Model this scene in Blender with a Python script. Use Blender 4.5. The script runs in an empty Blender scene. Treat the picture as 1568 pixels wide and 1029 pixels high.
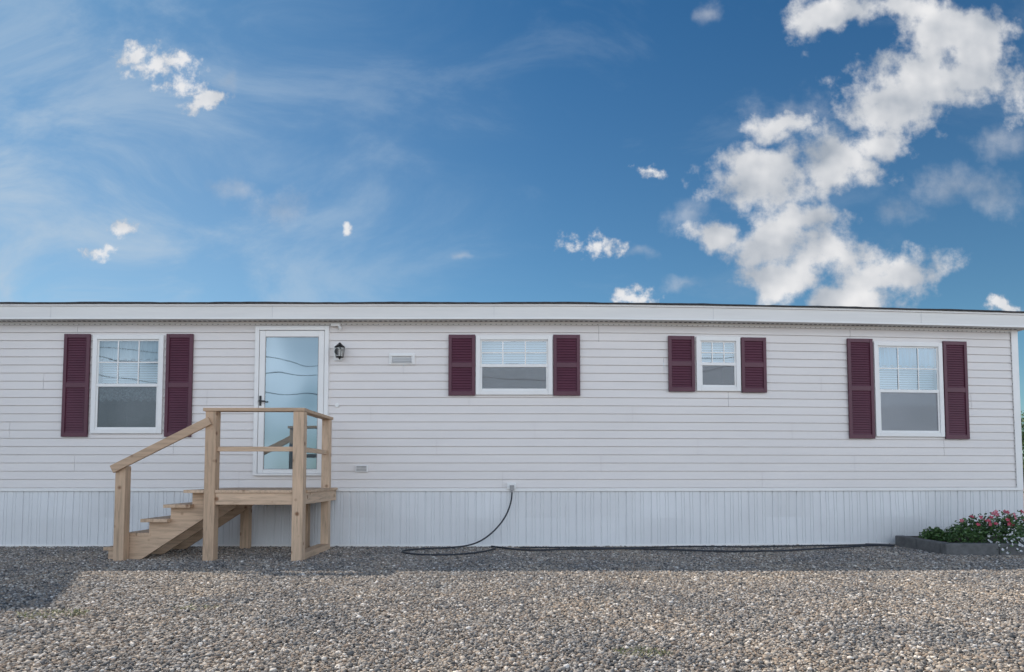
import bpy, math, random
import numpy as np
from mathutils import Vector, Matrix
random.seed(4); rng=np.random.default_rng(7)
scene=bpy.context.scene
scene.view_settings.view_transform='Standard'
scene.view_settings.look='None'
scene.view_settings.exposure=0
SUN=Vector((-0.70,0.65,1.0)).normalized()      # direction towards the sun

# ---------------------------------------------------------------- materials
def nm(name):
    m=bpy.data.materials.new(name); m.use_nodes=True
    nt=m.node_tree; b=nt.nodes['Principled BSDF']; return m,nt,b
def N(nt,t,**k):
    n=nt.nodes.new(t)
    for a,v in k.items(): setattr(n,a,v)
    return n
def setin(n,d):
    for k,v in d.items(): n.inputs[k].default_value=v
def ramp(nt,stops,interp='LINEAR'):
    r=N(nt,'ShaderNodeValToRGB'); cr=r.color_ramp; cr.interpolation=interp
    while len(cr.elements)<len(stops): cr.elements.new(0.5)
    for e,(p,c) in zip(cr.elements,stops):
        e.position=p; e.color=(*c,1) if len(c)==3 else c
    return r
def mottled(name,c,rough=0.5,var=0.06,scale=2.0,stretch=(1,1,1),bump=0.0,bscale=40,fine=0.03):
    m,nt,b=nm(name)
    g=N(nt,'ShaderNodeNewGeometry'); mp=N(nt,'ShaderNodeMapping'); mp.inputs['Scale'].default_value=stretch
    nt.links.new(g.outputs['Position'],mp.inputs['Vector'])
    n=N(nt,'ShaderNodeTexNoise'); setin(n,{'Scale':scale,'Detail':4,'Roughness':0.65})
    nt.links.new(mp.outputs[0],n.inputs['Vector'])
    r=ramp(nt,[(0.3,tuple(x*(1-var) for x in c)),(0.7,tuple(min(1,x*(1+var)) for x in c))])
    nt.links.new(n.outputs['Fac'],r.inputs[0]); nt.links.new(r.outputs[0],b.inputs['Base Color'])
    b.inputs['Roughness'].default_value=rough
    if bump>0:
        n2=N(nt,'ShaderNodeTexNoise'); setin(n2,{'Scale':bscale,'Detail':3})
        nt.links.new(mp.outputs[0],n2.inputs['Vector'])
        bp=N(nt,'ShaderNodeBump'); setin(bp,{'Strength':bump,'Distance':0.01})
        nt.links.new(n2.outputs['Fac'],bp.inputs['Height']); nt.links.new(bp.outputs[0],b.inputs['Normal'])
    return m
M={}
M['siding']=mottled('vinyl_siding',(0.80,0.76,0.735),0.55,0.035,0.9,(0.6,1,3),0.12,6)
M['skirt']=mottled('vinyl_skirting',(0.74,0.75,0.76),0.28,0.04,1.2,(1,1,1),0.35,3)
M['trim']=mottled('white_trim',(0.86,0.85,0.83),0.4,0.03,2)
M['fascia']=mottled('fascia_metal',(0.78,0.765,0.735),0.42,0.06,1.0,(0.5,1,6),0.1,4)
M['soffit']=mottled('soffit_vinyl',(0.62,0.62,0.62),0.6,0.03,2)
M['roof']=mottled('asphalt_shingles',(0.055,0.055,0.06),0.9,0.4,20,(1,1,1),0.6,120)
M['shutter']=mottled('burgundy_vinyl',(0.098,0.022,0.042),0.42,0.12,3,(1,1,1),0.1,60)
M['black']=mottled('black_metal',(0.012,0.012,0.014),0.35,0.2,10)
M['rubber']=mottled('black_rubber',(0.03,0.035,0.045),0.6,0.3,6)
M['grey']=mottled('grey_plastic',(0.34,0.33,0.33),0.5,0.1,8)
M['dark']=mottled('dark_recess',(0.05,0.05,0.055),0.8,0.2,8)
M['soil']=mottled('soil',(0.05,0.035,0.025),0.95,0.4,20,(1,1,1),0.8,60)
M['block']=mottled('concrete_block',(0.13,0.13,0.13),0.9,0.25,12,(1,1,1),0.5,60)
M['beige']=mottled('beige_siding',(0.45,0.42,0.36),0.6,0.06,2)
M['darkglass']=mottled('dark_window',(0.03,0.04,0.05),0.08,0.2,3)
M['pole']=mottled('weathered_pole',(0.12,0.09,0.07),0.9,0.3,4,(6,6,0.6),0.5,30)
M['bark']=mottled('bark',(0.10,0.07,0.05),0.9,0.3,10,(4,4,1),0.6,30)
def wood(name,c,stretch):
    m,nt,b=nm(name)
    g=N(nt,'ShaderNodeTexCoord'); mp=N(nt,'ShaderNodeMapping'); mp.inputs['Scale'].default_value=stretch
    nt.links.new(g.outputs['Object'],mp.inputs['Vector'])
    n=N(nt,'ShaderNodeTexNoise'); setin(n,{'Scale':3.0,'Detail':5,'Roughness':0.7,'Distortion':0.6}); nt.links.new(mp.outputs[0],n.inputs['Vector'])
    r=ramp(nt,[(0.28,tuple(x*0.60 for x in c)),(0.5,c),(0.75,tuple(min(1,x*1.20) for x in c))])
    nt.links.new(n.outputs['Fac'],r.inputs[0])
    v=N(nt,'ShaderNodeTexVoronoi'); setin(v,{'Scale':5.2}); nt.links.new(g.outputs['Object'],v.inputs['Vector'])
    r2=ramp(nt,[(0.07,(0.32,0.20,0.13)),(0.17,(1,1,1))]); nt.links.new(v.outputs['Distance'],r2.inputs[0])
    mx=N(nt,'ShaderNodeMix',data_type='RGBA',blend_type='MULTIPLY'); mx.inputs[0].default_value=0.9
    nt.links.new(r.outputs[0],mx.inputs[6]); nt.links.new(r2.outputs[0],mx.inputs[7])
    isl=N(nt,'ShaderNodeNewGeometry')
    r3=ramp(nt,[(0,(0.74,0.70,0.66)),(1,(1.0,1.0,1.0))]); nt.links.new(isl.outputs['Random Per Island'],r3.inputs[0])
    mx2=N(nt,'ShaderNodeMix',data_type='RGBA',blend_type='MULTIPLY'); mx2.inputs[0].default_value=1
    nt.links.new(mx.outputs[2],mx2.inputs[6]); nt.links.new(r3.outputs[0],mx2.inputs[7])
    nt.links.new(mx2.outputs[2],b.inputs['Base Color'])
    b.inputs['Roughness'].default_value=0.7
    bp=N(nt,'ShaderNodeBump'); setin(bp,{'Strength':0.25,'Distance':0.004}); nt.links.new(n.outputs['Fac'],bp.inputs['Height']); nt.links.new(bp.outputs[0],b.inputs['Normal'])
    return m
WC=(0.64,0.465,0.325)
M['wood_z']=wood('pine_vertical',WC,(9,9,0.7))
M['wood_x']=wood('pine_lengthwise',WC,(0.7,9,9))
M['wood_y']=wood('pine_crosswise',WC,(9,0.7,9))

def glass(name,refl,tint,gc=(0.92,0.96,0.97)):
    m=bpy.data.materials.new(name); m.use_nodes=True; nt=m.node_tree; nt.nodes.clear()
    o=N(nt,'ShaderNodeOutputMaterial'); t=N(nt,'ShaderNodeBsdfTransparent'); t.inputs[0].default_value=(*tint,1)
    gl=N(nt,'ShaderNodeBsdfGlossy'); setin(gl,{'Roughness':0.015}); gl.inputs['Color'].default_value=(*gc,1)
    f=N(nt,'ShaderNodeFresnel'); f.inputs[0].default_value=1.5
    a=N(nt,'ShaderNodeMath',operation='ADD',use_clamp=True); a.inputs[1].default_value=refl
    n=N(nt,'ShaderNodeTexNoise'); setin(n,{'Scale':1.3,'Detail':1})
    g=N(nt,'ShaderNodeNewGeometry'); nt.links.new(g.outputs['Position'],n.inputs['Vector'])
    bp=N(nt,'ShaderNodeBump'); setin(bp,{'Strength':0.25,'Distance':0.012}); nt.links.new(n.outputs['Fac'],bp.inputs['Height'])
    nt.links.new(bp.outputs[0],gl.inputs['Normal'])
    mx=N(nt,'ShaderNodeMixShader'); L=nt.links.new
    L(f.outputs[0],a.inputs[0]); L(a.outputs[0],mx.inputs[0]); L(t.outputs[0],mx.inputs[1]); L(gl.outputs[0],mx.inputs[2]); L(mx.outputs[0],o.inputs[0])
    return m
M['glass']=glass('window_glass',0.20,(0.70,0.78,0.82),(.84,.95,1))
M['doorglass']=glass('storm_door_glass',0.24,(0.72,0.80,0.84),(0.78,0.93,1.0))
M['lampglass']=glass('lantern_glass',0.15,(0.9,0.9,0.9))
def screen(name,c,op):
    m=bpy.data.materials.new(name); m.use_nodes=True; nt=m.node_tree; nt.nodes.clear(); L=nt.links.new
    o=N(nt,'ShaderNodeOutputMaterial'); t=N(nt,'ShaderNodeBsdfTransparent'); d=N(nt,'ShaderNodeBsdfDiffuse'); d.inputs[0].default_value=(*c,1)
    mx=N(nt,'ShaderNodeMixShader'); mx.inputs[0].default_value=op
    L(t.outputs[0],mx.inputs[1]); L(d.outputs[0],mx.inputs[2]); L(mx.outputs[0],o.inputs[0]); return m
M['screen_dark']=screen('bug_screen_dark',(0.10,0.105,0.11),0.50)
M['screen_mid']=screen('bug_screen',(0.26,0.25,0.255),0.52)
M['screen_light']=screen('bug_screen_pale',(0.36,0.35,0.37),0.52)
M['curtain']=mottled('curtain_cloth',(0.55,0.58,0.58),0.8,0.2,5,(6,1,0.5))
M['curtain_blue']=mottled('blue_curtain_cloth',(0.10,0.30,0.42),0.8,0.6,5,(5,1,0.5))
M['lace']=mottled('lace_curtain',(0.72,0.72,0.72),0.8,0.6,30,(1,1,1))
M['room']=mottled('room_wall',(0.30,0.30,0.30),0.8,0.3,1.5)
M['blind']=mottled('blind_slats',(0.72,0.74,0.76),0.6,0.05,3)
M['innerdoor']=mottled('inner_door_paint',(0.15,0.24,0.30),0.5,0.12,2)
def leafmat(name,cols,rough=0.5):
    m,nt,b=nm(name); g=N(nt,'ShaderNodeNewGeometry'); k=len(cols)
    r=ramp(nt,[(i/max(1,k-1),c) for i,c in enumerate(cols)]); nt.links.new(g.outputs['Random Per Island'],r.inputs[0])
    nt.links.new(r.outputs[0],b.inputs['Base Color']); b.inputs['Roughness'].default_value=rough; return m
M['leaf']=leafmat('shrub_leaves',[(0.02,0.05,0.015),(0.05,0.11,0.03),(0.10,0.19,0.05)])
M['leaf2']=leafmat('tree_leaves',[(0.03,0.06,0.015),(0.07,0.13,0.03),(0.12,0.18,0.04)])
M['pink']=leafmat('pink_petals',[(0.40,0.02,0.05),(0.5,0.05,0.10),(0.6,0.15,0.2)])
M['whitep']=leafmat('white_petals',[(0.6,0.6,0.62),(0.75,0.75,0.75)])
M['weed']=leafmat('weed_blades',[(0.10,0.13,0.04),(0.22,0.24,0.09),(0.28,0.24,0.12)])

# gravel colour network
STOPS=[(0.0,(0.06,0.062,0.066)),(0.15,(0.14,0.142,0.145)),(0.34,(0.27,0.26,0.25)),(0.50,(0.40,0.335,0.27)),
       (0.62,(0.23,0.18,0.145)),(0.76,(0.40,0.37,0.335)),(0.90,(0.50,0.47,0.43)),(1.0,(0.80,0.77,0.73))]
def gravel_mat(name,per_island):
    m,nt,b=nm(name); L=nt.links.new; g=N(nt,'ShaderNodeNewGeometry')
    r=ramp(nt,STOPS)
    if per_island: L(g.outputs['Random Per Island'],r.inputs[0])
    else:
        v=N(nt,'ShaderNodeTexVoronoi'); v.inputs['Scale'].default_value=60; L(g.outputs['Position'],v.inputs['Vector'])
        s=N(nt,'ShaderNodeSeparateColor'); L(v.outputs['Color'],s.inputs[0]); L(s.outputs[0],r.inputs[0])
        bp=N(nt,'ShaderNodeBump'); setin(bp,{'Strength':1.0,'Distance':0.02}); bp.invert=True
        L(v.outputs['Distance'],bp.inputs['Height']); L(bp.outputs[0],b.inputs['Normal'])
    n=N(nt,'ShaderNodeTexNoise'); setin(n,{'Scale':0.9,'Detail':3,'Roughness':0.6}); L(g.outputs['Position'],n.inputs['Vector'])
    r2=ramp(nt,[(0.32,(0.77,0.79,0.82)),(0.5,(1.02,0.99,0.96)),(0.68,(1.18,1.10,1.00))]); L(n.outputs['Fac'],r2.inputs[0])
    mx=N(nt,'ShaderNodeMix',data_type='RGBA',blend_type='MULTIPLY'); mx.inputs[0].default_value=1
    L(r.outputs[0],mx.inputs[6]); L(r2.outputs[0],mx.inputs[7]); L(mx.outputs[2],b.inputs['Base Color'])
    b.inputs['Roughness'].default_value=0.85; return m
M['stone']=gravel_mat('gravel_stones',True)
M['ground']=gravel_mat('gravel_ground',False)

# ---------------------------------------------------------------- mesh builder
def bend_y(x):
    return 0.5*(max(0.0,x-0.5)/6.6)**1.5
class MB:
    def __init__(s): s.v=[];s.f=[]
    def quad(s,a,b,c,d):
        i=len(s.v); s.v+= [a,b,c,d]; s.f.append((i,i+1,i+2,i+3))
    def box(s,x0,x1,y0,y1,z0,z1,seg=1):
        i=len(s.v)
        for k in range(seg+1):
            x=x0+(x1-x0)*k/seg
            s.v+=[(x,y0,z0),(x,y1,z0),(x,y1,z1),(x,y0,z1)]
        for k in range(seg):
            a=i+4*k; b=a+4
            s.f+=[(a,a+1,b+1,b),(a+1,a+2,b+2,b+1),(a+2,a+3,b+3,b+2),(a+3,a,b,b+3)]
        s.f.append((i,i+3,i+2,i+1)); e=i+4*seg; s.f.append((e,e+1,e+2,e+3))
    def beam(s,p,q,w,h,up=(0,0,1)):
        p=Vector(p);q=Vector(q);d=(q-p).normalized();u=Vector(up);sd=d.cross(u).normalized();u=sd.cross(d)
        i=len(s.v)
        for c in (p,q):
            for a,b in ((-1,-1),(1,-1),(1,1),(-1,1)): s.v.append(tuple(c+sd*a*w/2+u*b*h/2))
        for k in range(4): s.f.append((i+k,i+(k+1)%4,i+4+(k+1)%4,i+4+k))
        s.f.append((i+3,i+2,i+1,i)); s.f.append((i+4,i+5,i+6,i+7))
    def cyl(s,p,q,r0,r1,n=12):
        p=Vector(p);q=Vector(q);d=(q-p).normalized();a=d.orthogonal().normalized();b=d.cross(a);i=len(s.v)
        for c,r in ((p,r0),(q,r1)):
            for k in range(n):
                t=2*math.pi*k/n; s.v.append(tuple(c+a*math.cos(t)*r+b*math.sin(t)*r))
        for k in range(n): s.f.append((i+k,i+(k+1)%n,i+n+(k+1)%n,i+n+k))
        s.f.append(tuple(i+k for k in reversed(range(n)))); s.f.append(tuple(i+n+k for k in range(n)))
    def obj(s,name,mat,parent=None,bend=False,bevel=0,smooth=False):
        v=[(x,y+bend_y(x),z) for x,y,z in s.v] if bend else s.v
        me=bpy.data.meshes.new(name); me.from_pydata([tuple(p) for p in v],[],s.f); me.update()
        o=bpy.data.objects.new(name,me); scene.collection.objects.link(o); me.materials.append(mat)
        if parent: o.parent=parent
        if bevel:
            md=o.modifiers.new('bevel','BEVEL'); md.width=bevel; md.segments=2; md.limit_method='ANGLE'
        if smooth:
            for p in me.polygons: p.use_smooth=True
        return o
def empty(name):
    e=bpy.data.objects.new(name,None); scene.collection.objects.link(e); return e

# ================================================================ mobile home
home=empty('mobile_home')
XL,XR=-7.45,7.46
ZB,ZT=0.81,3.15
WIN=[dict(n='kitchen',x0=-5.86,x1=-4.87,z0=1.57,z1=2.95,mid=2.245,sc='screen_dark',cu='curtain'),
     dict(n='living',x0=-0.505,x1=0.565,z0=2.11,z1=2.945,mid=2.52,sc='screen_mid',cu='curtain'),
     dict(n='bath',x0=2.60,x1=3.235,z0=2.175,z1=2.95,mid=2.56,sc='screen_mid',cu='curtain'),
     dict(n='bedroom',x0=5.22,x1=6.27,z0=1.545,z1=2.92,mid=2.205,sc='screen_light',cu='curtain_blue')]
DOOR=dict(x0=-3.59,x1=-2.56,z0=0.985,z1=3.075)
FR=0.062
openings=[(w['x0']+FR*0.8,w['x1']-FR*0.8,w['z0']+FR*0.8,w['z1']-FR*0.8) for w in WIN]+[(DOOR['x0']+.05,DOOR['x1']-.05,DOOR['z0']+.05,DOOR['z1']-.05)]
sid=MB(); CH=0.1143; LIP=0.012
def strip(x0,x1,ya,za,yb,zb):
    n=max(1,int((x1-x0)/0.5)); i=len(sid.v)
    for k in range(n+1):
        x=x0+(x1-x0)*k/n; sid.v.append((x,ya,za)); sid.v.append((x,yb,zb))
    for k in range(n): a=i+2*k; sid.f.append((a,a+2,a+3,a+1))
z=ZB; row=0
while z<ZT-0.01:
    zt=min(z+CH,ZT)
    cuts=sorted({z,zt}|{e for o in openings for e in (o[2],o[3]) if z<e<zt})
    def yface(zz): 
        t=(zz-z-LIP)/(CH-LIP); return -0.018+0.010*t
    for a,b in zip(cuts[:-1],cuts[1:]):
        mid=(a+b)/2
        spans=[(XL,XR)]
        for o in openings:
            if o[2]<mid<o[3]:
                ns=[]
                for s0,s1 in spans:
                    if o[0]>s0 and o[1]<s1: ns+=[(s0,o[0]),(o[1],s1)]
                    else: ns.append((s0,s1))
                spans=ns
        sp2=[]
        for s0,s1 in spans:
            j=XL+((row//2*1.37)%3.66); cur=s0
            while j<s1:
                if j>cur+0.3 and s1-j>0.3: sp2.append((cur,j-0.0015)); cur=j+0.0015
                j+=3.66
            sp2.append((cur,s1))
        for s0,s1 in sp2:
            if a<z+LIP<b:
                strip(s0,s1,-.002,a,-.002,z+LIP); strip(s0,s1,-.002,z+LIP,yface(z+LIP),z+LIP); strip(s0,s1,yface(z+LIP),z+LIP,yface(b),b)
            elif b<=z+LIP: strip(s0,s1,-.002,a,-.002,b)
            else: strip(s0,s1,yface(a),a,yface(b),b)
    z+=CH; row+=1
sid.obj('lap_siding',M['siding'],home,bend=True)
walls=MB()
walls.box(XL,XR,4.28,4.3,0.0,3.2,24)
walls.box(XL,XL+.02,0.01,4.28,0.0,3.2)
walls.box(XR-.03,XR-.005,0.01,4.28,0.0,3.2)
walls.obj('outer_walls',M['siding'],home,bend=True)
gab=MB()
for x in (XL+.01,XR-.02):
    i=len(gab.v); gab.v+=[(x,0,3.2),(x,4.3,3.2),(x,2.15,3.66)]; gab.f.append((i,i+1,i+2))
gab.obj('gable_ends',M['siding'],home,bend=True)
sd=MB(); z=0.81
while z<3.2:
    sd.quad((XR+.012,0,z+.012),(XR+.012,4.3,z+.012),(XR+.004,4.3,z+CH),(XR+.004,0,z+CH)); z+=CH
sd.obj('end_wall_siding',M['siding'],home,bend=True)
c=MB(); c.box(XR-.075,XR+.03,-.034,-.018,ZB-.02,ZT); c.box(XR+.014,XR+.03,-.018,.09,ZB-.02,ZT)
c.obj('corner_trim',M['trim'],home,bend=True,bevel=.003)
c=MB(); z=ZB+.03
while z<ZT-.05:
    c.box(XR-.080,XR-.0755,-.024,-.0185,z,z+.02); z+=CH
c.obj('siding_end_gaps',M['grey'],home,bend=True)
# skirting: ribbed vertical panels
sk=MB(); x=XL; prof=[]
pat=[0.078,0.040,0.078,0.040,0.112]
k=0
while x<XR:
    w=pat[k%len(pat)]; k+=1
    g=0.008 if k%5 else 0.013
    dp=-0.003 if k%5 else 0.003
    prof+=[(x,-0.010),(x+w-g*2,-0.010),(x+w-g*1.5,dp),(x+w-g*0.5,dp)]
    x+=w
n0=len(sk.v)
for (px,py) in prof:
    lean=0.006*math.sin(px*2.1)+0.004*math.sin(px*5.3)
    sk.v+=[(px,py+lean,0.0),(px,py+lean*2.2,0.4),(px,py,0.775)]
for i in range(len(prof)-1):
    a=n0+3*i; sk.f+=[(a,a+3,a+4,a+1),(a+1,a+4,a+5,a+2)]
sk.obj('skirting',M['skirt'],home,bend=True)
t=MB(); t.box(XL,XR+.02,-.034,-.008,.768,.812,40); t.obj('skirting_top_rail',M['trim'],home,bend=True,bevel=.003)
t=MB(); t.box(XL,XR+.01,-.026,-.014,0.0,.035,40); t.obj('skirting_bottom_track',M['trim'],home,bend=True)
# eave
EY=-0.21
f=MB(); f.box(XL-.1,XR+.12,EY,EY+.02,3.145,3.318,44); f.obj('fascia',M['fascia'],home,bend=True,bevel=.003)
f=MB(); f.box(XL-.1,XR+.12,EY-.018,EY+.03,3.318,3.345,44)
f.box(XL-.1,XR+.12,EY-.010,EY-.001,3.135,3.158,44); f.obj('drip_edge',M['trim'],home,bend=True,bevel=.002)
f=MB(); f.box(XL-.1,XR+.12,EY+.02,0.0,3.138,3.15,44); f.obj('soffit',M['soffit'],home,bend=True)
f=MB(); x=XL
while x<XR:
    f.box(x,x+.035,-.10,-.07,3.1345,3.1375); x+=.07
f.obj('soffit_vents',M['dark'],home,bend=True)
f=MB(); f.box(XL,XR,-.030,-.0195,3.098,3.138,40); f.obj('frieze_channel',M['trim'],home,bend=True)
f=MB(); x=XL+.02
while x<XR-.1:
    f.box(x,x+.018,-.0325,-.0302,3.100,3.108); x+=.075
f.obj('frieze_nail_slots',M['grey'],home,bend=True)
f=MB()
x=XL+1.1
while x<XR: f.box(x,x+.004,EY-.003,EY,3.16,3.315); x+=3.05
f.obj('fascia_seams',M['soffit'],home,bend=True)
f=MB(); f.box(XR+.10,XR+.122,EY+.02,4.5,3.14,3.32); f.obj('rake_board',M['fascia'],home,bend=True)
r=MB(); n=46; rs=[]
for k in range(n*3+1):
    x=XL-.12+(XR+.14-XL+.12)*k/(n*3)
    w=0.003*math.sin(x*3.1)+0.005*random.random()
    rs.append((x,w))
for x,w in rs:
    r.v+=[(x,EY-.045,3.345+w*.3),(x,EY-.045,3.362+w),(x,2.15,3.80),(x,4.55,3.364),(x,4.55,3.345),(x,2.15,3.775)]
for k in range(len(rs)-1):
    a=6*k;b=a+6
    for j in range(6): r.f.append((a+j,b+j,b+(j+1)%6,a+(j+1)%6))
r.f+=[(0,1,2,3,4,5)[::-1],tuple(6*(len(rs)-1)+j for j in range(6))]
r.obj('roof',M['roof'],home,bend=True)

def window(w):
    e=bpy.data.objects.new(w['n']+'_window',None); scene.collection.objects.link(e); e.parent=home
    x0,x1,z0,z1,mid=w['x0'],w['x1'],w['z0'],w['z1'],w['mid']
    m=MB()
    m.box(x0,x0+FR,-.050,.03,z0,z1); m.box(x1-FR,x1,-.050,.03,z0,z1)
    m.box(x0+FR,x1-FR,-.050,.03,z1-FR,z1); m.box(x0+FR,x1-FR,-.050,.03,z0,z0+FR)
    m.obj('frame',M['trim'],e,bend=True,bevel=.004)
    a0,a1,b0,b1=x0+FR,x1-FR,z0+FR,z1-FR
    s=.026
    m=MB()
    m.box(a0,a1,-.040,-.012,mid-.022,mid+.022)
    m.box(a0,a0+s,-.034,-.012,b0,mid-.022); m.box(a1-s,a1,-.034,-.012,b0,mid-.022); m.box(a0+s,a1-s,-.034,-.012,b0,b0+s)
    m.box(a0,a0+s*.8,-.028,-.006,mid+.022,b1); m.box(a1-s*.8,a1,-.028,-.006,mid+.022,b1); m.box(a0+s*.8,a1-s*.8,-.028,-.006,b1-s*.8,b1)
    m.obj('sashes',M['trim'],e,bend=True,bevel=.003)
    m=MB(); g=.017
    for k in (1,2):
        xx=a0+(a1-a0)*k/3; m.box(xx-g/2,xx+g/2,-.0300,-.0245,mid+.022,b1-s*.8)
    zz=(mid+.022+b1-s*.8)/2; m.box(a0+s*.8,a1-s*.8,-.0310,-.0240,zz-g/2,zz+g/2)
    m.obj('muntins',M['trim'],e,bend=True)
    m=MB(); m.quad((a0,-.0225,mid),(a1,-.0225,mid),(a1,-.0225,b1),(a0,-.0225,b1)); m.obj('upper_glass',M['glass'],e,bend=True)
    m=MB(); m.quad((a0,-.020,b0),(a1,-.020,b0),(a1,-.020,mid),(a0,-.020,mid)); m.obj('lower_glass',M['glass'],e,bend=True)
    m=MB(); m.quad((a0+s,-.030,b0+s),(a1-s,-.030,b0+s),(a1-s,-.030,mid-.02),(a0+s,-.030,mid-.02)); m.obj('bug_screen',M[w['sc']],e,bend=True)
    def cloth(nm_,za,zb,y,mat,ph=0):
        m=MB(); n=72
        for k in range(n+1):
            xx=a0+(a1-a0)*k/n; yy=y+.012*math.sin(k*1.15+ph)
            m.v+=[(xx,yy,zb),(xx,yy+.006*math.sin(k),za+.018*math.sin(k*.7+ph))]
        for k in range(n): m.f.append((2*k,2*k+2,2*k+3,2*k+1))
        m.obj(nm_,mat,e,bend=True,smooth=True)
    H=b1-mid
    if w['n'] in('kitchen','bedroom'):
        cloth('valance',b1-H*.42,b1+.02,.05,M[w['cu']])
        cloth('lace_panel',mid-.21,mid-.03,.012,M['lace'],1)
        bl0,bl1=mid-.02,b1-H*.38
    else:
        bl0,bl1=mid-.02,b1
    m=MB(); zz=bl0
    while zz<bl1:
        m.quad((a0+.01,.075,zz),(a1-.01,.075,zz),(a1-.01,.095,zz+.024),(a0+.01,.095,zz+.024)); zz+=.034
    m.obj('blind',M['blind'],e,bend=True)
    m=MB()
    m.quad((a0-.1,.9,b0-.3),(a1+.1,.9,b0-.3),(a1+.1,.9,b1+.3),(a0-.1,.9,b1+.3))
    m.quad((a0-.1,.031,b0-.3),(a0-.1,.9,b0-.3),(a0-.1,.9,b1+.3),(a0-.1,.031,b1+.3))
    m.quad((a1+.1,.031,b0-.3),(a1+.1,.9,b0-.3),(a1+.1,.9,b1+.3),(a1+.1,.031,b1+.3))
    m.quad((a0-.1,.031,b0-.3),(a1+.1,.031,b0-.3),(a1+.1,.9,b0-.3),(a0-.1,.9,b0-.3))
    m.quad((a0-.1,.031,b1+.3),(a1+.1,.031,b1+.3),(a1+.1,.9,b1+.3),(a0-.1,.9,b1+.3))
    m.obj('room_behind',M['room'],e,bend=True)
for w in WIN: window(w)

def shutter(x0,x1,z0,z1,idx):
    m=MB(); st=.045; y0,y1=-.052,-.020; mz=(z0+z1)/2
    m.box(x0,x0+st,y0,y1,z0,z1); m.box(x1-st,x1,y0,y1,z0,z1)
    for a,b in ((z0,z0+.06),(mz-.035,mz+.035),(z1-.055,z1)): m.box(x0+st,x1-st,y0+.002,y1,a,b)
    m.box(x0+st,x1-st,-.026,-.022,z0+.06,z1-.055)
    for a,b in ((z0+.06,mz-.035),(mz+.035,z1-.055)):
        n=int((b-a)/.034); p=(b-a)/n
        for k in range(n):
            zb=a+k*p
            m.quad((x0+st,-.044,zb+.002),(x1-st,-.044,zb+.002),(x1-st,-.032,zb+p),(x0+st,-.032,zb+p))
            m.quad((x0+st,-.0265,zb+.002),(x1-st,-.0265,zb+.002),(x1-st,-.044,zb+.002),(x0+st,-.044,zb+.002))
    m.obj('shutter_%d'%idx,M['shutter'],home,bend=True,bevel=.003)
for i,s in enumerate([(-6.26,-5.90,1.525,2.965),(-4.83,-4.46,1.525,2.965),(-.887,-.515,2.10,2.955),(.578,.951,2.10,2.955),
                      (2.20,2.575,2.165,2.953),(3.25,3.612,2.160,2.945),(4.82,5.20,1.515,2.955),(6.285,6.655,1.515,2.945)]):
    shutter(*s,i)

# door
d=bpy.data.objects.new('entry_door',None); scene.collection.objects.link(d); d.parent=home
x0,x1,z0,z1=DOOR['x0'],DOOR['x1'],DOOR['z0'],DOOR['z1']
m=MB(); j=.058
m.box(x0,x0+j,-.055,.03,z0,z1); m.box(x1-j,x1,-.055,.03,z0,z1); m.box(x0+j,x1-j,-.055,.03,z1-j,z1); m.box(x0+j,x1-j,-.07,.03,z0,z0+.03)
m.obj('casing',M['trim'],d,bevel=.005)
m=MB(); a0,a1,b0,b1=x0+j+.006,x1-j-.006,z0+.032,z1-j-.006; q=.078
m.box(a0,a0+q,-.047,-.015,b0,b1); m.box(a1-q,a1,-.047,-.015,b0,b1); m.box(a0+q,a1-q,-.047,-.015,b1-.085,b1); m.box(a0+q,a1-q,-.047,-.015,b0,b0+.055)
m.obj('storm_door_frame',M['trim'],d,bevel=.006)
m=MB(); g0,g1,h0,h1=a0+q,a1-q,b0+.055,b1-.085
for A in ((g0,g0+.008,h0,h1),(g1-.008,g1,h0,h1),(g0+.008,g1-.008,h0,h0+.008),(g0+.008,g1-.008,h1-.008,h1)): m.box(A[0],A[1],-.040,-.026,A[2],A[3])
m.obj('glass_gasket',M['grey'],d)
m=MB(); m.quad((g0,-.034,h0),(g1,-.034,h0),(g1,-.034,h1),(g0,-.034,h1)); m.obj('storm_glass',M['doorglass'],d)
m=MB(); m.box(x0+.05,x1-.05,.034,.06,z0,z1)
m.obj('inner_door',M['innerdoor'],d,bevel=.006)
m=MB(); hx=a0+.026; hz=2.03
m.box(hx-.016,hx+.016,-.054,-.047,hz-.075,hz+.065); m.cyl((hx,-.054,hz-.01),(hx,-.085,hz-.01),.010,.010); m.beam((hx-.012,-.086,hz-.01),(hx+.085,-.088,hz-.016),.014,.02)
m.cyl((hx,-.054,hz+.045),(hx,-.066,hz+.045),.014,.012)
m.obj('door_handle',M['black'],d,bevel=.002)

# lantern
l=bpy.data.objects.new('wall_lantern',None); scene.collection.objects.link(l); l.parent=home
lx,lz=-2.395,2.70
m=MB(); m.box(lx-.10,lx+.02,-.03,-.018,lz-.11,lz+.12)
m.obj('mounting_block',M['trim'],l,bevel=.004)
m=MB(); lx+=.01
m.cyl((lx-.05,-.03,lz+.02),(lx-.05,-.045,lz+.02),.05,.045,16)
m.beam((lx-.05,-.045,lz+.04),(lx-.03,-.10,lz+.10),.014,.014); m.beam((lx-.03,-.10,lz+.10),(lx,-.13,lz+.10),.014,.014)
m.cyl((lx,-.13,lz+.125),(lx,-.13,lz+.10),.012,.03,10)
m.cyl((lx,-.13,lz+.10),(lx,-.13,lz+.065),.035,.075,8); m.cyl((lx,-.13,lz+.065),(lx,-.13,lz+.057),.075,.072,8)
for k in range(6):
    a=2*math.pi*k/6; m.beam((lx+.066*math.cos(a),-.13+.066*math.sin(a),lz+.057),(lx+.050*math.cos(a),-.13+.050*math.sin(a),lz-.075),.007,.007,(0.01,1,0))
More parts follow.
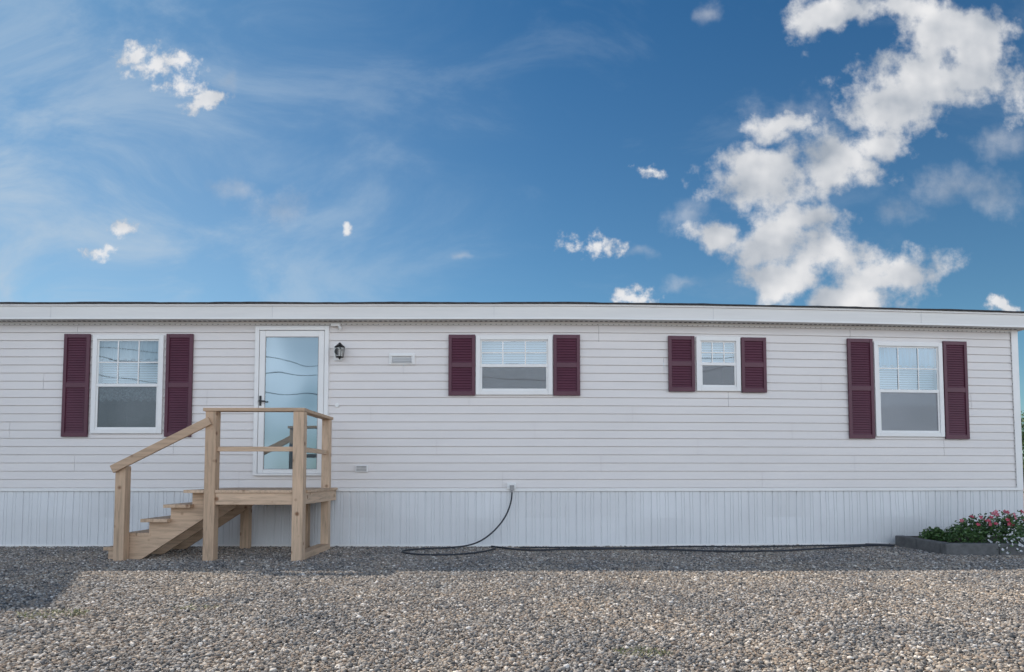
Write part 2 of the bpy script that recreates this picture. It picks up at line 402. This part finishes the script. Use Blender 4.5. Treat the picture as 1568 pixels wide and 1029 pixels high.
m.cyl((lx,-.13,lz-.072),(lx,-.13,lz-.085),.058,.05,8); m.cyl((lx,-.13,lz-.085),(lx,-.13,lz-.11),.02,.006,8)
m.obj('lantern_cage',M['black'],l)
m=MB(); m.cyl((lx,-.13,lz+.05),(lx,-.13,lz-.072),.060,.044,6); m.obj('lantern_glass',M['lampglass'],l)
m=MB(); m.cyl((lx,-.13,lz-.06),(lx,-.13,lz+.03),.012,.014,10); m.obj('lantern_bulb',M['trim'],l)
# range hood vent
m=MB(); vx0,vx1,vz0,vz1=-1.72,-1.36,2.535,2.695
m.box(vx0,vx1,-.032,-.02,vz0,vz1); m.box(vx0+.03,vx1-.03,-.06,-.032,vz1-.045,vz1-.02); m.box(vx0+.03,vx0+.042,-.055,-.032,vz0+.02,vz1-.045); m.box(vx1-.042,vx1-.03,-.055,-.032,vz0+.02,vz1-.045)
m.obj('range_hood_vent',M['trim'],home,bevel=.003)
m=MB()
for k in range(4):
    zz=vz0+.025+k*.022; m.quad((vx0+.043,-.052+.003*k,zz),(vx1-.043,-.052+.003*k,zz),(vx1-.043,-.036,zz+.02),(vx0+.043,-.036,zz+.02))
m.obj('vent_flaps',M['soffit'],home)
m=MB(); m.box(-2.17,-2.00,-.04,-.02,1.035,1.13); m.obj('floor_vent',M['trim'],home,bevel=.004)
m=MB()
for k in range(4): m.box(-2.155,-2.015,-.046,-.041,1.048+k*.02,1.060+k*.02)
m.obj('floor_vent_louvres',M['grey'],home)
m=MB(); m.cyl((-2.44,-.018,1.965),(-2.44,-.032,1.965),.03,.028,16); m.obj('doorbell_cap',M['trim'],home)
m=MB(); m.box(-.07,.055,-.05,-.02,.80,.885); m.obj('outlet_box',M['trim'],home,bevel=.004)
m=MB(); m.box(-.03,.03,-.075,-.05,.785,.855); m.cyl((0,-.065,.79),(0,-.065,.75),.018,.013); m.obj('outlet_cover',M['grey'],home,bevel=.005)
m=MB(); m.box(-2.53,-2.40,-.075,-.03,3.07,3.115); m.cyl((-2.42,-.05,3.08),(-2.39,-.09,3.03),.02,.024); m.obj('eave_sensor',M['trim'],home,bevel=.004)

# ================================================================ wooden steps
st=empty('wooden_entry_stairs')
P=.125; Y0=-1.53; YB=-.36
m=MB()
def post(cx,cy,z1,w=P): m.box(cx-w/2,cx+w/2,cy-w/2,cy+w/2,0,z1)
post(-3.50,Y0,1.735); post(-2.48,Y0,1.735); post(-2.485,YB,1.735,.105); post(-4.54,Y0+.01,1.10,.118)
post(-3.60,-.22,.66,.115); post(-2.80,-.20,.66,.10)
m.obj('posts',M['wood_z'],st,bevel=.004)
m=MB()
m.box(-3.59,-2.41,Y0-.075,Y0+.075,1.737,1.775)
m.box(-3.436,-2.545,Y0-.02,Y0+.02,1.27,1.325)
m.box(-3.436,-2.545,Y0-.045,Y0-.005,.652,.785)
m.box(-3.60,-2.54,-.12,-.08,.652,.785)
m.obj('front_rails',M['wood_x'],st,bevel=.003)
m=MB()
m.box(-2.55,-2.42,Y0+.077,YB+.08,1.738,1.774)
m.box(-2.505,-2.465,Y0+.065,YB-.06,1.27,1.325)
m.box(-2.46,-2.42,Y0+.065,-.08,.652,.785)
m.box(-3.56,-3.52,Y0+.065,-.13,.652,.785)
m.box(-2.56,-2.42,Y0+.07,YB-.06,0.0,.085)
m.obj('side_rails',M['wood_y'],st,bevel=.003)
m=MB()
for k in range(10):
    ya=Y0+.066+k*.139; m.box(-3.80,-2.40,ya,ya+.133,.788,.822)
m.box(-3.80,-3.565,Y0-.06,Y0+.063,.788,.822); m.box(-3.434,-2.546,Y0-.06,Y0+.063,.788,.822)
nos=[-4.05,-4.31,-4.55,-4.79]; zt=[.652,.485,.318,.150]
for a,b in zip(nos,zt):
    m.box(a,a+.146,Y0-.02 if a>-4.4 else Y0+.08,-.32,b-.038,b); m.box(a+.15,a+.31,Y0-.02 if a>-4.4 else Y0+.08,-.32,b-.038,b)
m.obj('treads',M['wood_y'],st,bevel=.003)
m=MB()
def stringer(y0,y1):
    pts=[(-3.445,.785),(-3.76,.785)]
    xs=[-3.76,-4.01,-4.26,-4.50,-4.73]; zs=[.785,.612,.445,.278,.110]
    for k in range(4): pts+=[(xs[k],zs[k+1]),(xs[k+1],zs[k+1])]
    pts+=[(-4.73,0.0),(-4.36,0.0),(-3.445,.60)]
    i=len(m.v); n=len(pts)
    m.v.extend([(x,y0,z) for x,z in pts]); m.v.extend([(x,y1,z) for x,z in pts])
    m.f.append(tuple(range(i,i+n))[::-1]); m.f.append(tuple(range(i+n,i+2*n)))
    for k in range(n): m.f.append((i+k,i+(k+1)%n,i+n+(k+1)%n,i+n+k))
stringer(Y0+.085,Y0+.123); stringer(-.95,-.91); stringer(-.38,-.342)
m.obj('stringers',M['wood_x'],st)
m=MB()
m.beam((-3.50+.0,Y0-.083,1.625),(-4.62,Y0-.078,1.06),.038,.092)
m.obj('stair_handrail',M['wood_x'],st,bevel=.003)

# ================================================================ cables
def curve(name,pts,r,mat):
    cu=bpy.data.curves.new(name,'CURVE'); cu.dimensions='3D'; cu.bevel_depth=r; cu.bevel_resolution=2; cu.resolution_u=8
    s=cu.splines.new('NURBS'); s.points.add(len(pts)-1)
    for p,q in zip(s.points,pts): p.co=(*q,1)
    s.use_endpoint_u=True; s.order_u=4
    o=bpy.data.objects.new(name,cu); scene.collection.objects.link(o); cu.materials.append(mat); return o
g=.028
curve('power_cord',[(0,-.066,.78),(0,-.075,.68),(-.03,-.09,.55),(-.10,-.11,.40),(-.22,-.15,.25),(-.38,-.2,.12),(-.55,-.28,.05),(-.8,-.34,g),(-1.1,-.42,g),(-1.38,-.60,g),(-1.42,-.85,g),(-1.2,-1.1,g),(-.9,-1.18,g),(-.55,-1.08,g),(-.3,-.72,g),(-.2,-.42,g),(-.22,-.25,g)],.0105,M['rubber'])
hp=[(-.28,-.18,g),(-.2,-.24,g),(0,-.55,g)]
x=.3
while x<5.2:
    hp.append((x,-.95+.65*(x/5.5)+.28*math.sin(x*1.5)+.05*random.random(),g+.010*random.random())); x+=.28
hp+=[(5.25,-.15,g),(5.28,.05,g),(4.95,.12,g)]
curve('garden_hose',hp,.0115,M['rubber'])
curve('garden_hose',[(.1,-.35,g),(.6,-.25,g),(1.2,-.45,g),(1.9,-.30,g),(2.5,-.10,g),(3.2,-.32,g),(3.9,-.05,g),(4.6,-.04,g),(5.1,.1,g)],.009,M['rubber'])

# ================================================================ gravel
base=MB(); S=400
base.quad((-S,-S,0),(S,-S,0),(S,S,0),(-S,S,0)); base.obj('ground',M['ground'])
ph=(1+5**.5)/2
ICO=np.array([(-1,ph,0),(1,ph,0),(-1,-ph,0),(1,-ph,0),(0,-1,ph),(0,1,ph),(0,-1,-ph),(0,1,-ph),(ph,0,-1),(ph,0,1),(-ph,0,-1),(-ph,0,1)])/math.sqrt(1+ph*ph)
IF=np.array([(0,11,5),(0,5,1),(0,1,7),(0,7,10),(0,10,11),(1,5,9),(5,11,4),(11,10,2),(10,7,6),(7,1,8),(3,9,4),(3,4,2),(3,2,6),(3,6,8),(3,8,9),(4,9,5),(2,4,11),(6,2,10),(8,6,7),(9,8,1)])
def patch(k,n=4000):
    v=np.repeat(ICO[None],n,0)*rng.uniform(.72,1.2,(n,12,1))
    sc=np.exp(rng.normal(math.log(.0088),.36,(n,1,1))).clip(.004,.023)*rng.uniform(.65,1.25,(n,1,3)); sc[:,:,2]*=.68
    v=v*sc
    a=rng.uniform(0,2*math.pi,n); tl=rng.normal(0,.3,n)
    ca,sa,ct,s_=np.cos(a),np.sin(a),np.cos(tl),np.sin(tl)
    x=v[:,:,0];y=v[:,:,1]*ct[:,None]-v[:,:,2]*s_[:,None]; z=v[:,:,1]*s_[:,None]+v[:,:,2]*ct[:,None]
    X=x*ca[:,None]-y*sa[:,None]+rng.uniform(-.5,.5,(n,1)); Y=x*sa[:,None]+y*ca[:,None]+rng.uniform(-.5,.5,(n,1)); Z=z+rng.uniform(.001,.010,(n,1))
    V=np.stack([X,Y,Z],-1).reshape(-1,3); F=(IF[None]+12*np.arange(n)[:,None,None]).reshape(-1,3)
    me=bpy.data.meshes.new('gravel_patch'); me.vertices.add(len(V)); me.vertices.foreach_set('co',V.ravel().astype(np.float32))
    me.loops.add(F.size); me.loops.foreach_set('vertex_index',F.ravel().astype(np.int32))
    me.polygons.add(len(F)); me.polygons.foreach_set('loop_start',np.arange(0,F.size,3,dtype=np.int32)); me.polygons.foreach_set('loop_total',np.full(len(F),3,dtype=np.int32))
    me.update(calc_edges=True); me.materials.append(M['stone']); return me
PM=[patch(k) for k in range(4)]
gp=empty('gravel')
for ix in range(-10,10):
    for iy in range(-9,0):
        o=bpy.data.objects.new('stones',PM[random.randrange(4)]); scene.collection.objects.link(o); o.parent=gp
        o.location=(ix+.5,iy+.52,0); o.rotation_euler=(0,0,random.randrange(4)*math.pi/2)
for ix in range(2,10):
    o=bpy.data.objects.new('stones',PM[ix%4]); scene.collection.objects.link(o); o.parent=gp; o.location=(ix+.5,.52,0)

def blades(name,cx,cy,rad,n,mat,h=.05):
    m=MB()
    for _ in range(n):
        a=random.uniform(0,6.28); r=rad*math.sqrt(random.random()); x=cx+r*math.cos(a)*1.6; y=cy+r*math.sin(a)
        t=random.uniform(0,6.28); hh=h*random.uniform(.4,1.2); w=.004; dx,dy=math.cos(t),math.sin(t)
        lx_,ly_=random.uniform(-.03,.03),random.uniform(-.03,.03)
        m.quad((x-dx*w,y-dy*w,.01),(x+dx*w,y+dy*w,.01),(x+dx*w*.3+lx_,y+dy*w*.3+ly_,hh),(x-dx*w*.3+lx_,y-dy*w*.3+ly_,hh))
    return m.obj(name,mat)
blades('weed_patch',-3.25,-4.6,.16,200,M['weed'],.030)
blades('weed_patch',.72,-5.65,.10,140,M['weed'],.026)
blades('weed_patch',-2.35,-4.35,.10,70,M['weed'],.026)

# ================================================================ flower bed
fb=empty('flower_bed')
m=MB(); x=5.36
while x<8.2:
    w=random.uniform(.55,.75); m.box(x,x+w-.008,-1.02,-.90,0,.15+random.uniform(-.008,.008)); x+=w
y=-.895
while y<.1:
    m.box(5.36,5.48,y,min(y+.50,.12),0,.15); y+=.508
m.obj('stone_border',M['block'],fb,bevel=.012)
m=MB(); m.quad((5.48,-.90,.13),(8.2,-.90,.13),(8.2,.25,.13),(5.48,.25,.13)); m.obj('soil',M['soil'],fb)
def leaf(m,c,size,nrm=None,asp=.5):
    c=Vector(c); d=Vector((random.gauss(0,1),random.gauss(0,1),random.gauss(0,.7))).normalized(); s=d.cross(Vector((random.gauss(0,1),random.gauss(0,1),random.gauss(0,1)))).normalized()
    L=size*random.uniform(.6,1.3)
    m.quad(tuple(c-d*L/2),tuple(c+s*L*asp/2),tuple(c+d*L/2),tuple(c-s*L*asp/2))
lv=MB(); pk=MB(); wh=MB()
cl=[(5.80,-.62,.17,.22,.14),(6.05,-.52,.22,.27,.20),(6.35,-.55,.26,.30,.22),(6.7,-.5,.26,.30,.22),(7.1,-.5,.27,.3,.22),(5.64,-.35,.16,.15,.12)]
for cx,cy,cz,r1,r2 in cl:
    for _ in range(900):
        a=random.uniform(0,6.28); ph_=math.acos(random.uniform(-.3,1)); rr=random.uniform(.55,1.08)**.6*(1+.22*math.sin(3*a+cx*9))
        p=(cx+r1*rr*math.sin(ph_)*math.cos(a),cy+r1*rr*math.sin(ph_)*math.sin(a),cz+r2*rr*math.cos(ph_))
        leaf(lv,p,.045)
def flower(m,p,s,petals=5):
    p=Vector(p); nrm=Vector((random.gauss(0,.5),-1,random.gauss(.5,.5))).normalized(); a0=nrm.orthogonal().normalized(); b0=nrm.cross(a0)
    for k in range(petals):
        t=6.283*k/petals; d=a0*math.cos(t)+b0*math.sin(t); s2=nrm.cross(d)
        m.quad(tuple(p),tuple(p+d*s*.6+s2*s*.35+nrm*s*.2),tuple(p+d*s+nrm*s*.25),tuple(p+d*s*.6-s2*s*.35+nrm*s*.2))
for _ in range(46):
    cx,cy,cz,r1,r2=random.choice(cl[1:5]); a=random.uniform(3.3,6.1); e=random.uniform(.35,1.35)
    flower(pk,(cx+r1*1.12*math.cos(a)*math.cos(e),cy+r1*1.12*math.sin(a)*math.cos(e),cz+r2*1.12*math.sin(e)+.02),.030)
for _ in range(190):
    x=random.uniform(5.95,7.4); yy=random.uniform(-1.08,-.80); zz=random.uniform(.06,.24)+.03*math.sin(x*9)
    flower(wh,(x,yy-.02,zz),.019)
    for q in range(6): leaf(lv,(x+random.gauss(0,.05),yy+random.gauss(0.02,.02),max(.02,zz+random.gauss(0,.03))),.035)
lv.obj('foliage',M['leaf'],fb); pk.obj('pink_blossoms',M['pink'],fb); wh.obj('white_blossoms',M['whitep'],fb)

# ================================================================ trees beyond the right end
def tree(name,x,y,H,R):
    e=empty(name); m=MB(); m.cyl((x,y,0),(x+.05,y,H*.55),.09,.05,10)
    cs=[]
    for k in range(16):
        a=random.uniform(0,6.28); q=random.uniform(.2,1); c=Vector((x+R*q*.75*math.cos(a),y+R*q*.75*math.sin(a),H*random.uniform(.35,.88)))
        cs.append(c); m.cyl((x+.03,y,H*random.uniform(.25,.5)),tuple(c),.03,.008,6)
    m.obj('trunk_and_limbs',M['bark'],e)
    l=MB()
    for c in cs:
        for _ in range(420):
            v=Vector((random.gauss(0,1),random.gauss(0,1),random.gauss(0,.8)))*R*.19
            leaf(l,c+v,.075)
    l.obj('crown',M['leaf2'],e)
tree('tree',11.9,6.0,2.55,.85)
tree('tree',14.5,7.5,3.2,1.1)

# ================================================================ neighbouring house (outside the view on the left)
nh=empty('neighbour_house')
F=Vector((-7.65,-.45,0)); e1=Vector((-.447,.894,0)); e2=Vector((-.894,-.447,0))
def nb(a,b): q=F+e1*a+e2*b; return (q.x,q.y)
m=MB(); c4=[nb(.15,.15),nb(2.7,.15),nb(2.7,8),nb(.15,8)]
i=len(m.v)
for zz in (0,5.8): m.v+=[(x,y,zz) for x,y in c4]
for k in range(4): m.f.append((i+k,i+(k+1)%4,i+4+(k+1)%4,i+4+k))
m.obj('walls',M['beige'],nh)
m=MB(); c4=[nb(0,0),nb(2.85,0),nb(2.85,8.2),nb(0,8.2)]; rg=[nb(1.42,1.4),nb(1.42,6.8)]
m.v+=[(x,y,5.8) for x,y in c4]+[(x,y,6.0) for x,y in c4]+[(x,y,6.5) for x,y in rg]
m.f+=[(0,1,2,3),(0,4,5,1),(1,5,6,2),(2,6,7,3),(3,7,4,0),(4,8,5),(5,8,9,6),(6,9,7),(7,9,8,4)]
m.obj('roof',M['roof'],nh)
m=MB();mg=MB()
for b in (1.2,4.6):
    for z in (1.0,3.8):
        q=[F+e1*.135+e2*b,F+e1*.135+e2*(b+1.1)]
        mg.quad((q[0].x,q[0].y,z),(q[1].x,q[1].y,z),(q[1].x,q[1].y,z+1.3),(q[0].x,q[0].y,z+1.3))
        for zz in (z-.04,z+1.34): m.beam((q[0].x,q[0].y,zz),(q[1].x,q[1].y,zz),.06,.09)
        for qq in q: m.beam((qq.x,qq.y,z-.08),(qq.x,qq.y,z+1.38),.06,.09,(1,0,0))
mg.obj('window_glass',M['darkglass'],nh); m.obj('window_trim',M['trim'],nh)

# ================================================================ utility line behind the viewpoint (mirrored in the glass)
ul=empty('utility_line')
m=MB()
for x in (-26,22):
    m.cyl((x,-30,0),(x,-30,9.2),.16,.11,12); m.beam((x,-31,8.6),(x,-29,8.6),.1,.12)
m.obj('poles',M['pole'],ul)
for k,(y,z,sg) in enumerate([(-30.9,8.7,1.3),(-30,8.0,1.5),(-29.9,7.0,1.6)]):
    c=curve('wire_%d'%k,[(-26+48*t/12,y,z-sg*4*(t/12)*(1-t/12)) for t in range(13)],.020,M['rubber']); c.parent=ul

# ================================================================ world
w=bpy.data.worlds.new('World'); scene.world=w; w.use_nodes=True; nt=w.node_tree; nt.nodes.clear(); L=nt.links.new
sky=N(nt,'ShaderNodeTexSky'); sky.sky_type='NISHITA'; sky.sun_disc=False
sky.sun_elevation=math.asin(SUN.z); sky.sun_rotation=math.atan2(SUN.x,SUN.y)
sky.air_density=1.0; sky.dust_density=0.4; sky.ozone_density=2.5; sky.altitude=0
def math_(op,a,b=None,clamp=False):
    n=N(nt,'ShaderNodeMath',operation=op,use_clamp=clamp)
    for i,q in enumerate((a,b)):
        if q is None: continue
        if isinstance(q,(int,float)): n.inputs[i].default_value=q
        else: L(q,n.inputs[i])
    return n.outputs[0]
def vmath(op,a,b,c=None):
    n=N(nt,'ShaderNodeVectorMath',operation=op)
    for i,q in enumerate((a,b,c)):
        if q is None: continue
        if isinstance(q,tuple): n.inputs[i].default_value=q
        else: L(q,n.inputs[i])
    return n
def mrange(v,a,b,c=0.0,d=1.0,t='SMOOTHSTEP'):
    n=N(nt,'ShaderNodeMapRange',interpolation_type=t); L(v,n.inputs[0]); n.inputs[1].default_value=a;n.inputs[2].default_value=b;n.inputs[3].default_value=c;n.inputs[4].default_value=d
    return n.outputs[0]
def mixc(f,a,b,bt='MIX'):
    n=N(nt,'ShaderNodeMix',data_type='RGBA',blend_type=bt)
    for i,q in ((0,f),(6,a),(7,b)):
        if isinstance(q,(int,float)): n.inputs[i].default_value=q
        elif isinstance(q,tuple): n.inputs[i].default_value=(*q,1)
        else: L(q,n.inputs[i])
    return n.outputs[2]
def noise(v,s,det,rough=.55,dist=0,dim='2D'):
    n=N(nt,'ShaderNodeTexNoise',noise_dimensions=dim); setin(n,{'Scale':s,'Detail':det,'Roughness':rough,'Distortion':dist}); L(v,n.inputs['Vector']); return n
tc=N(nt,'ShaderNodeTexCoord'); sep=N(nt,'ShaderNodeSeparateXYZ'); L(tc.outputs['Generated'],sep.inputs[0])
dx,dy,dz=sep.outputs
yc=math_('MAXIMUM',dy,0.05)
U=math_('DIVIDE',dx,yc); W=math_('DIVIDE',dz,yc)
cb=N(nt,'ShaderNodeCombineXYZ'); L(U,cb.inputs[0]); L(W,cb.inputs[1]); Pv=cb.outputs[0]
wn=noise(Pv,12,3,.6); wv=vmath('SUBTRACT',wn.outputs['Color'],(.5,.5,.5)); Pw=vmath('MULTIPLY_ADD',wv.outputs[0],(.05,.05,0),Pv).outputs[0]
BIG=[(416,352,92,78),(500,345,104,72),(405,300,88,48),(585,295,112,62),(540,262,110,30),(450,392,78,40),(318,370,48,28),
(410,455,108,64),(505,485,102,58),(570,510,66,44),(425,545,62,30),
(665,620,145,74),(610,575,108,58),(720,615,110,76),(700,690,100,64),(515,716,100,40),(600,728,95,34)]
SML=[(216,470,30,14),(118,352,56,23),(191,268,48,20),(-254,386,17,11),(-607,378,36,15),(-647,342,36,12),(-550,634,66,30),(-590,655,50,26),(-486,580,40,22),(-522,606,44,24),(766,257,46,16)]
FNT=[(290,400,52,38),(690,445,90,40),(745,425,60,40),(765,520,70,38),(616,397,66,30),(202,342,30,14),(266,287,42,16),(-365,407,74,44),(-424,437,44,26),(315,712,26,30),(-450,610,24,20),(-80,340,18,10),(430,560,90,44)]
def field(lst):
    acc=None
    for (a,b,rx,ry) in lst:
        m_=vmath('MULTIPLY_ADD',Pw,(1045/rx,1045/ry,0),(-a/rx,-b*1.012/ry,0)); ln=vmath('LENGTH',m_.outputs[0],None)
        v=ln.outputs['Value']
        acc=v if acc is None else math_('MINIMUM',acc,v)
    return math_('SUBTRACT',1.0,acc)
fb1=noise(Pv,10,8,.60); hf=noise(Pv,34,5,.62)
lg1=noise(Pv,9,3,.5); fo=vmath('ADD',Pv,(-.028,.030,0)).outputs[0]; lg2=noise(fo,9,3,.5)
# fade all cloud detail out toward the borders of the cloud-bearing part of the sky
fade=math_('MULTIPLY',mrange(W,.98,.80),math_('MULTIPLY',mrange(U,-1.45,-1.0),mrange(U,1.45,1.0)))
nz=math_('MULTIPLY',math_('SUBTRACT',fb1.outputs['Fac'],.5),2.2)
nzh=math_('MULTIPLY',math_('SUBTRACT',hf.outputs['Fac'],.5),2.4)
den1=mrange(math_('ADD',field(BIG),math_('ADD',nz,math_('MULTIPLY',nzh,.18))),0.0,0.62)
den3=math_('MULTIPLY',mrange(math_('ADD',field(SML),nzh),0.0,0.85),.95)
den2=math_('MULTIPLY',mrange(math_('ADD',field(FNT),math_('ADD',nz,math_('MULTIPLY',nzh,.35))),0.0,1.5),.42)
den=math_('MULTIPLY',math_('MAXIMUM',math_('MAXIMUM',den1,den3),den2),fade)
lit=math_('ADD',math_('MULTIPLY',math_('SUBTRACT',lg1.outputs['Fac'],lg2.outputs['Fac']),1.8),.52,True)
lit=math_('ADD',lit,math_('MULTIPLY',math_('SUBTRACT',fb1.outputs['Fac'],.5),.7),True)
lit=math_('ADD',lit,math_('MULTIPLY',den3,.45),True)
ccol=mixc(lit,(.36,.41,.48),(.84,.84,.85))
SS=0.10
tint=mixc(mrange(dz,.02,.60,0,1,'LINEAR'),(SS*.66,SS*.92,SS*.94),(SS*.23,SS*.57,SS*.76))
base_sky=mixc(1.0,sky.outputs[0],tint,'MULTIPLY')
mpn=N(nt,'ShaderNodeMapping'); mpn.inputs['Rotation'].default_value=(0,0,.6); mpn.inputs['Scale'].default_value=(1.0,2.2,1); L(Pv,mpn.inputs[0])
cir=noise(mpn.outputs[0],3.0,7,.62,.4)
hz=math_('MULTIPLY',mrange(U,.10,-.72,0,1),math_('ADD',math_('MULTIPLY',mrange(cir.outputs['Fac'],.34,.70),.75),.25))
hz=math_('MULTIPLY',math_('MULTIPLY',hz,mrange(W,.75,.25,.40,1.0)),fade)
c1=mixc(hz,base_sky,(.46,.58,.71))
c1=mixc(math_('MULTIPLY',mrange(cir.outputs['Fac'],.50,.78),math_('MULTIPLY',fade,.13)),c1,(.50,.60,.70))
c3=mixc(den,c1,ccol)
# low bright cloud bank, unseen, added behind the camera to light the shaded facade
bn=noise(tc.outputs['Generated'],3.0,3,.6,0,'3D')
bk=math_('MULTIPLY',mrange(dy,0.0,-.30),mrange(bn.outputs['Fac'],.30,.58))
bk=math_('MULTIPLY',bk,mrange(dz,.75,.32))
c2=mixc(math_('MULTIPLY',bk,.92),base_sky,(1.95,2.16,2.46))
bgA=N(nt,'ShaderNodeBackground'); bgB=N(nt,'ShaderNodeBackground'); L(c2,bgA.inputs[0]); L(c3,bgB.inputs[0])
# choose the cloud-bearing region of the sky by world direction
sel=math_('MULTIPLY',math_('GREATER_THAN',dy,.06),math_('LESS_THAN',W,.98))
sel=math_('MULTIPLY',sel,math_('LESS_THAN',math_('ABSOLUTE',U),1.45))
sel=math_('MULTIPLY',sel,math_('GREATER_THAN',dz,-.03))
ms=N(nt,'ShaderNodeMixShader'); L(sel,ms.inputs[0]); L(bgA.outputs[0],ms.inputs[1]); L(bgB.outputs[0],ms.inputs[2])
out=N(nt,'ShaderNodeOutputWorld'); L(ms.outputs[0],out.inputs[0])

# ================================================================ sun
sl=bpy.data.lights.new('sun','SUN'); sl.energy=5.0; sl.angle=math.radians(.5); sl.color=(1,.90,.77)
so=bpy.data.objects.new('sun',sl); scene.collection.objects.link(so); so.rotation_euler=(-SUN).to_track_quat('-Z','Y').to_euler(); so.location=(-20,18,30)
# ================================================================ camera
cam=bpy.data.cameras.new('camera'); co=bpy.data.objects.new('camera',cam); scene.collection.objects.link(co); scene.camera=co
co.location=(0,-9.5,1.0); co.rotation_euler=(math.radians(93),0,0); cam.sensor_width=36; cam.lens=23.99; cam.shift_y=.1004; cam.clip_end=2000; cam.clip_start=.05
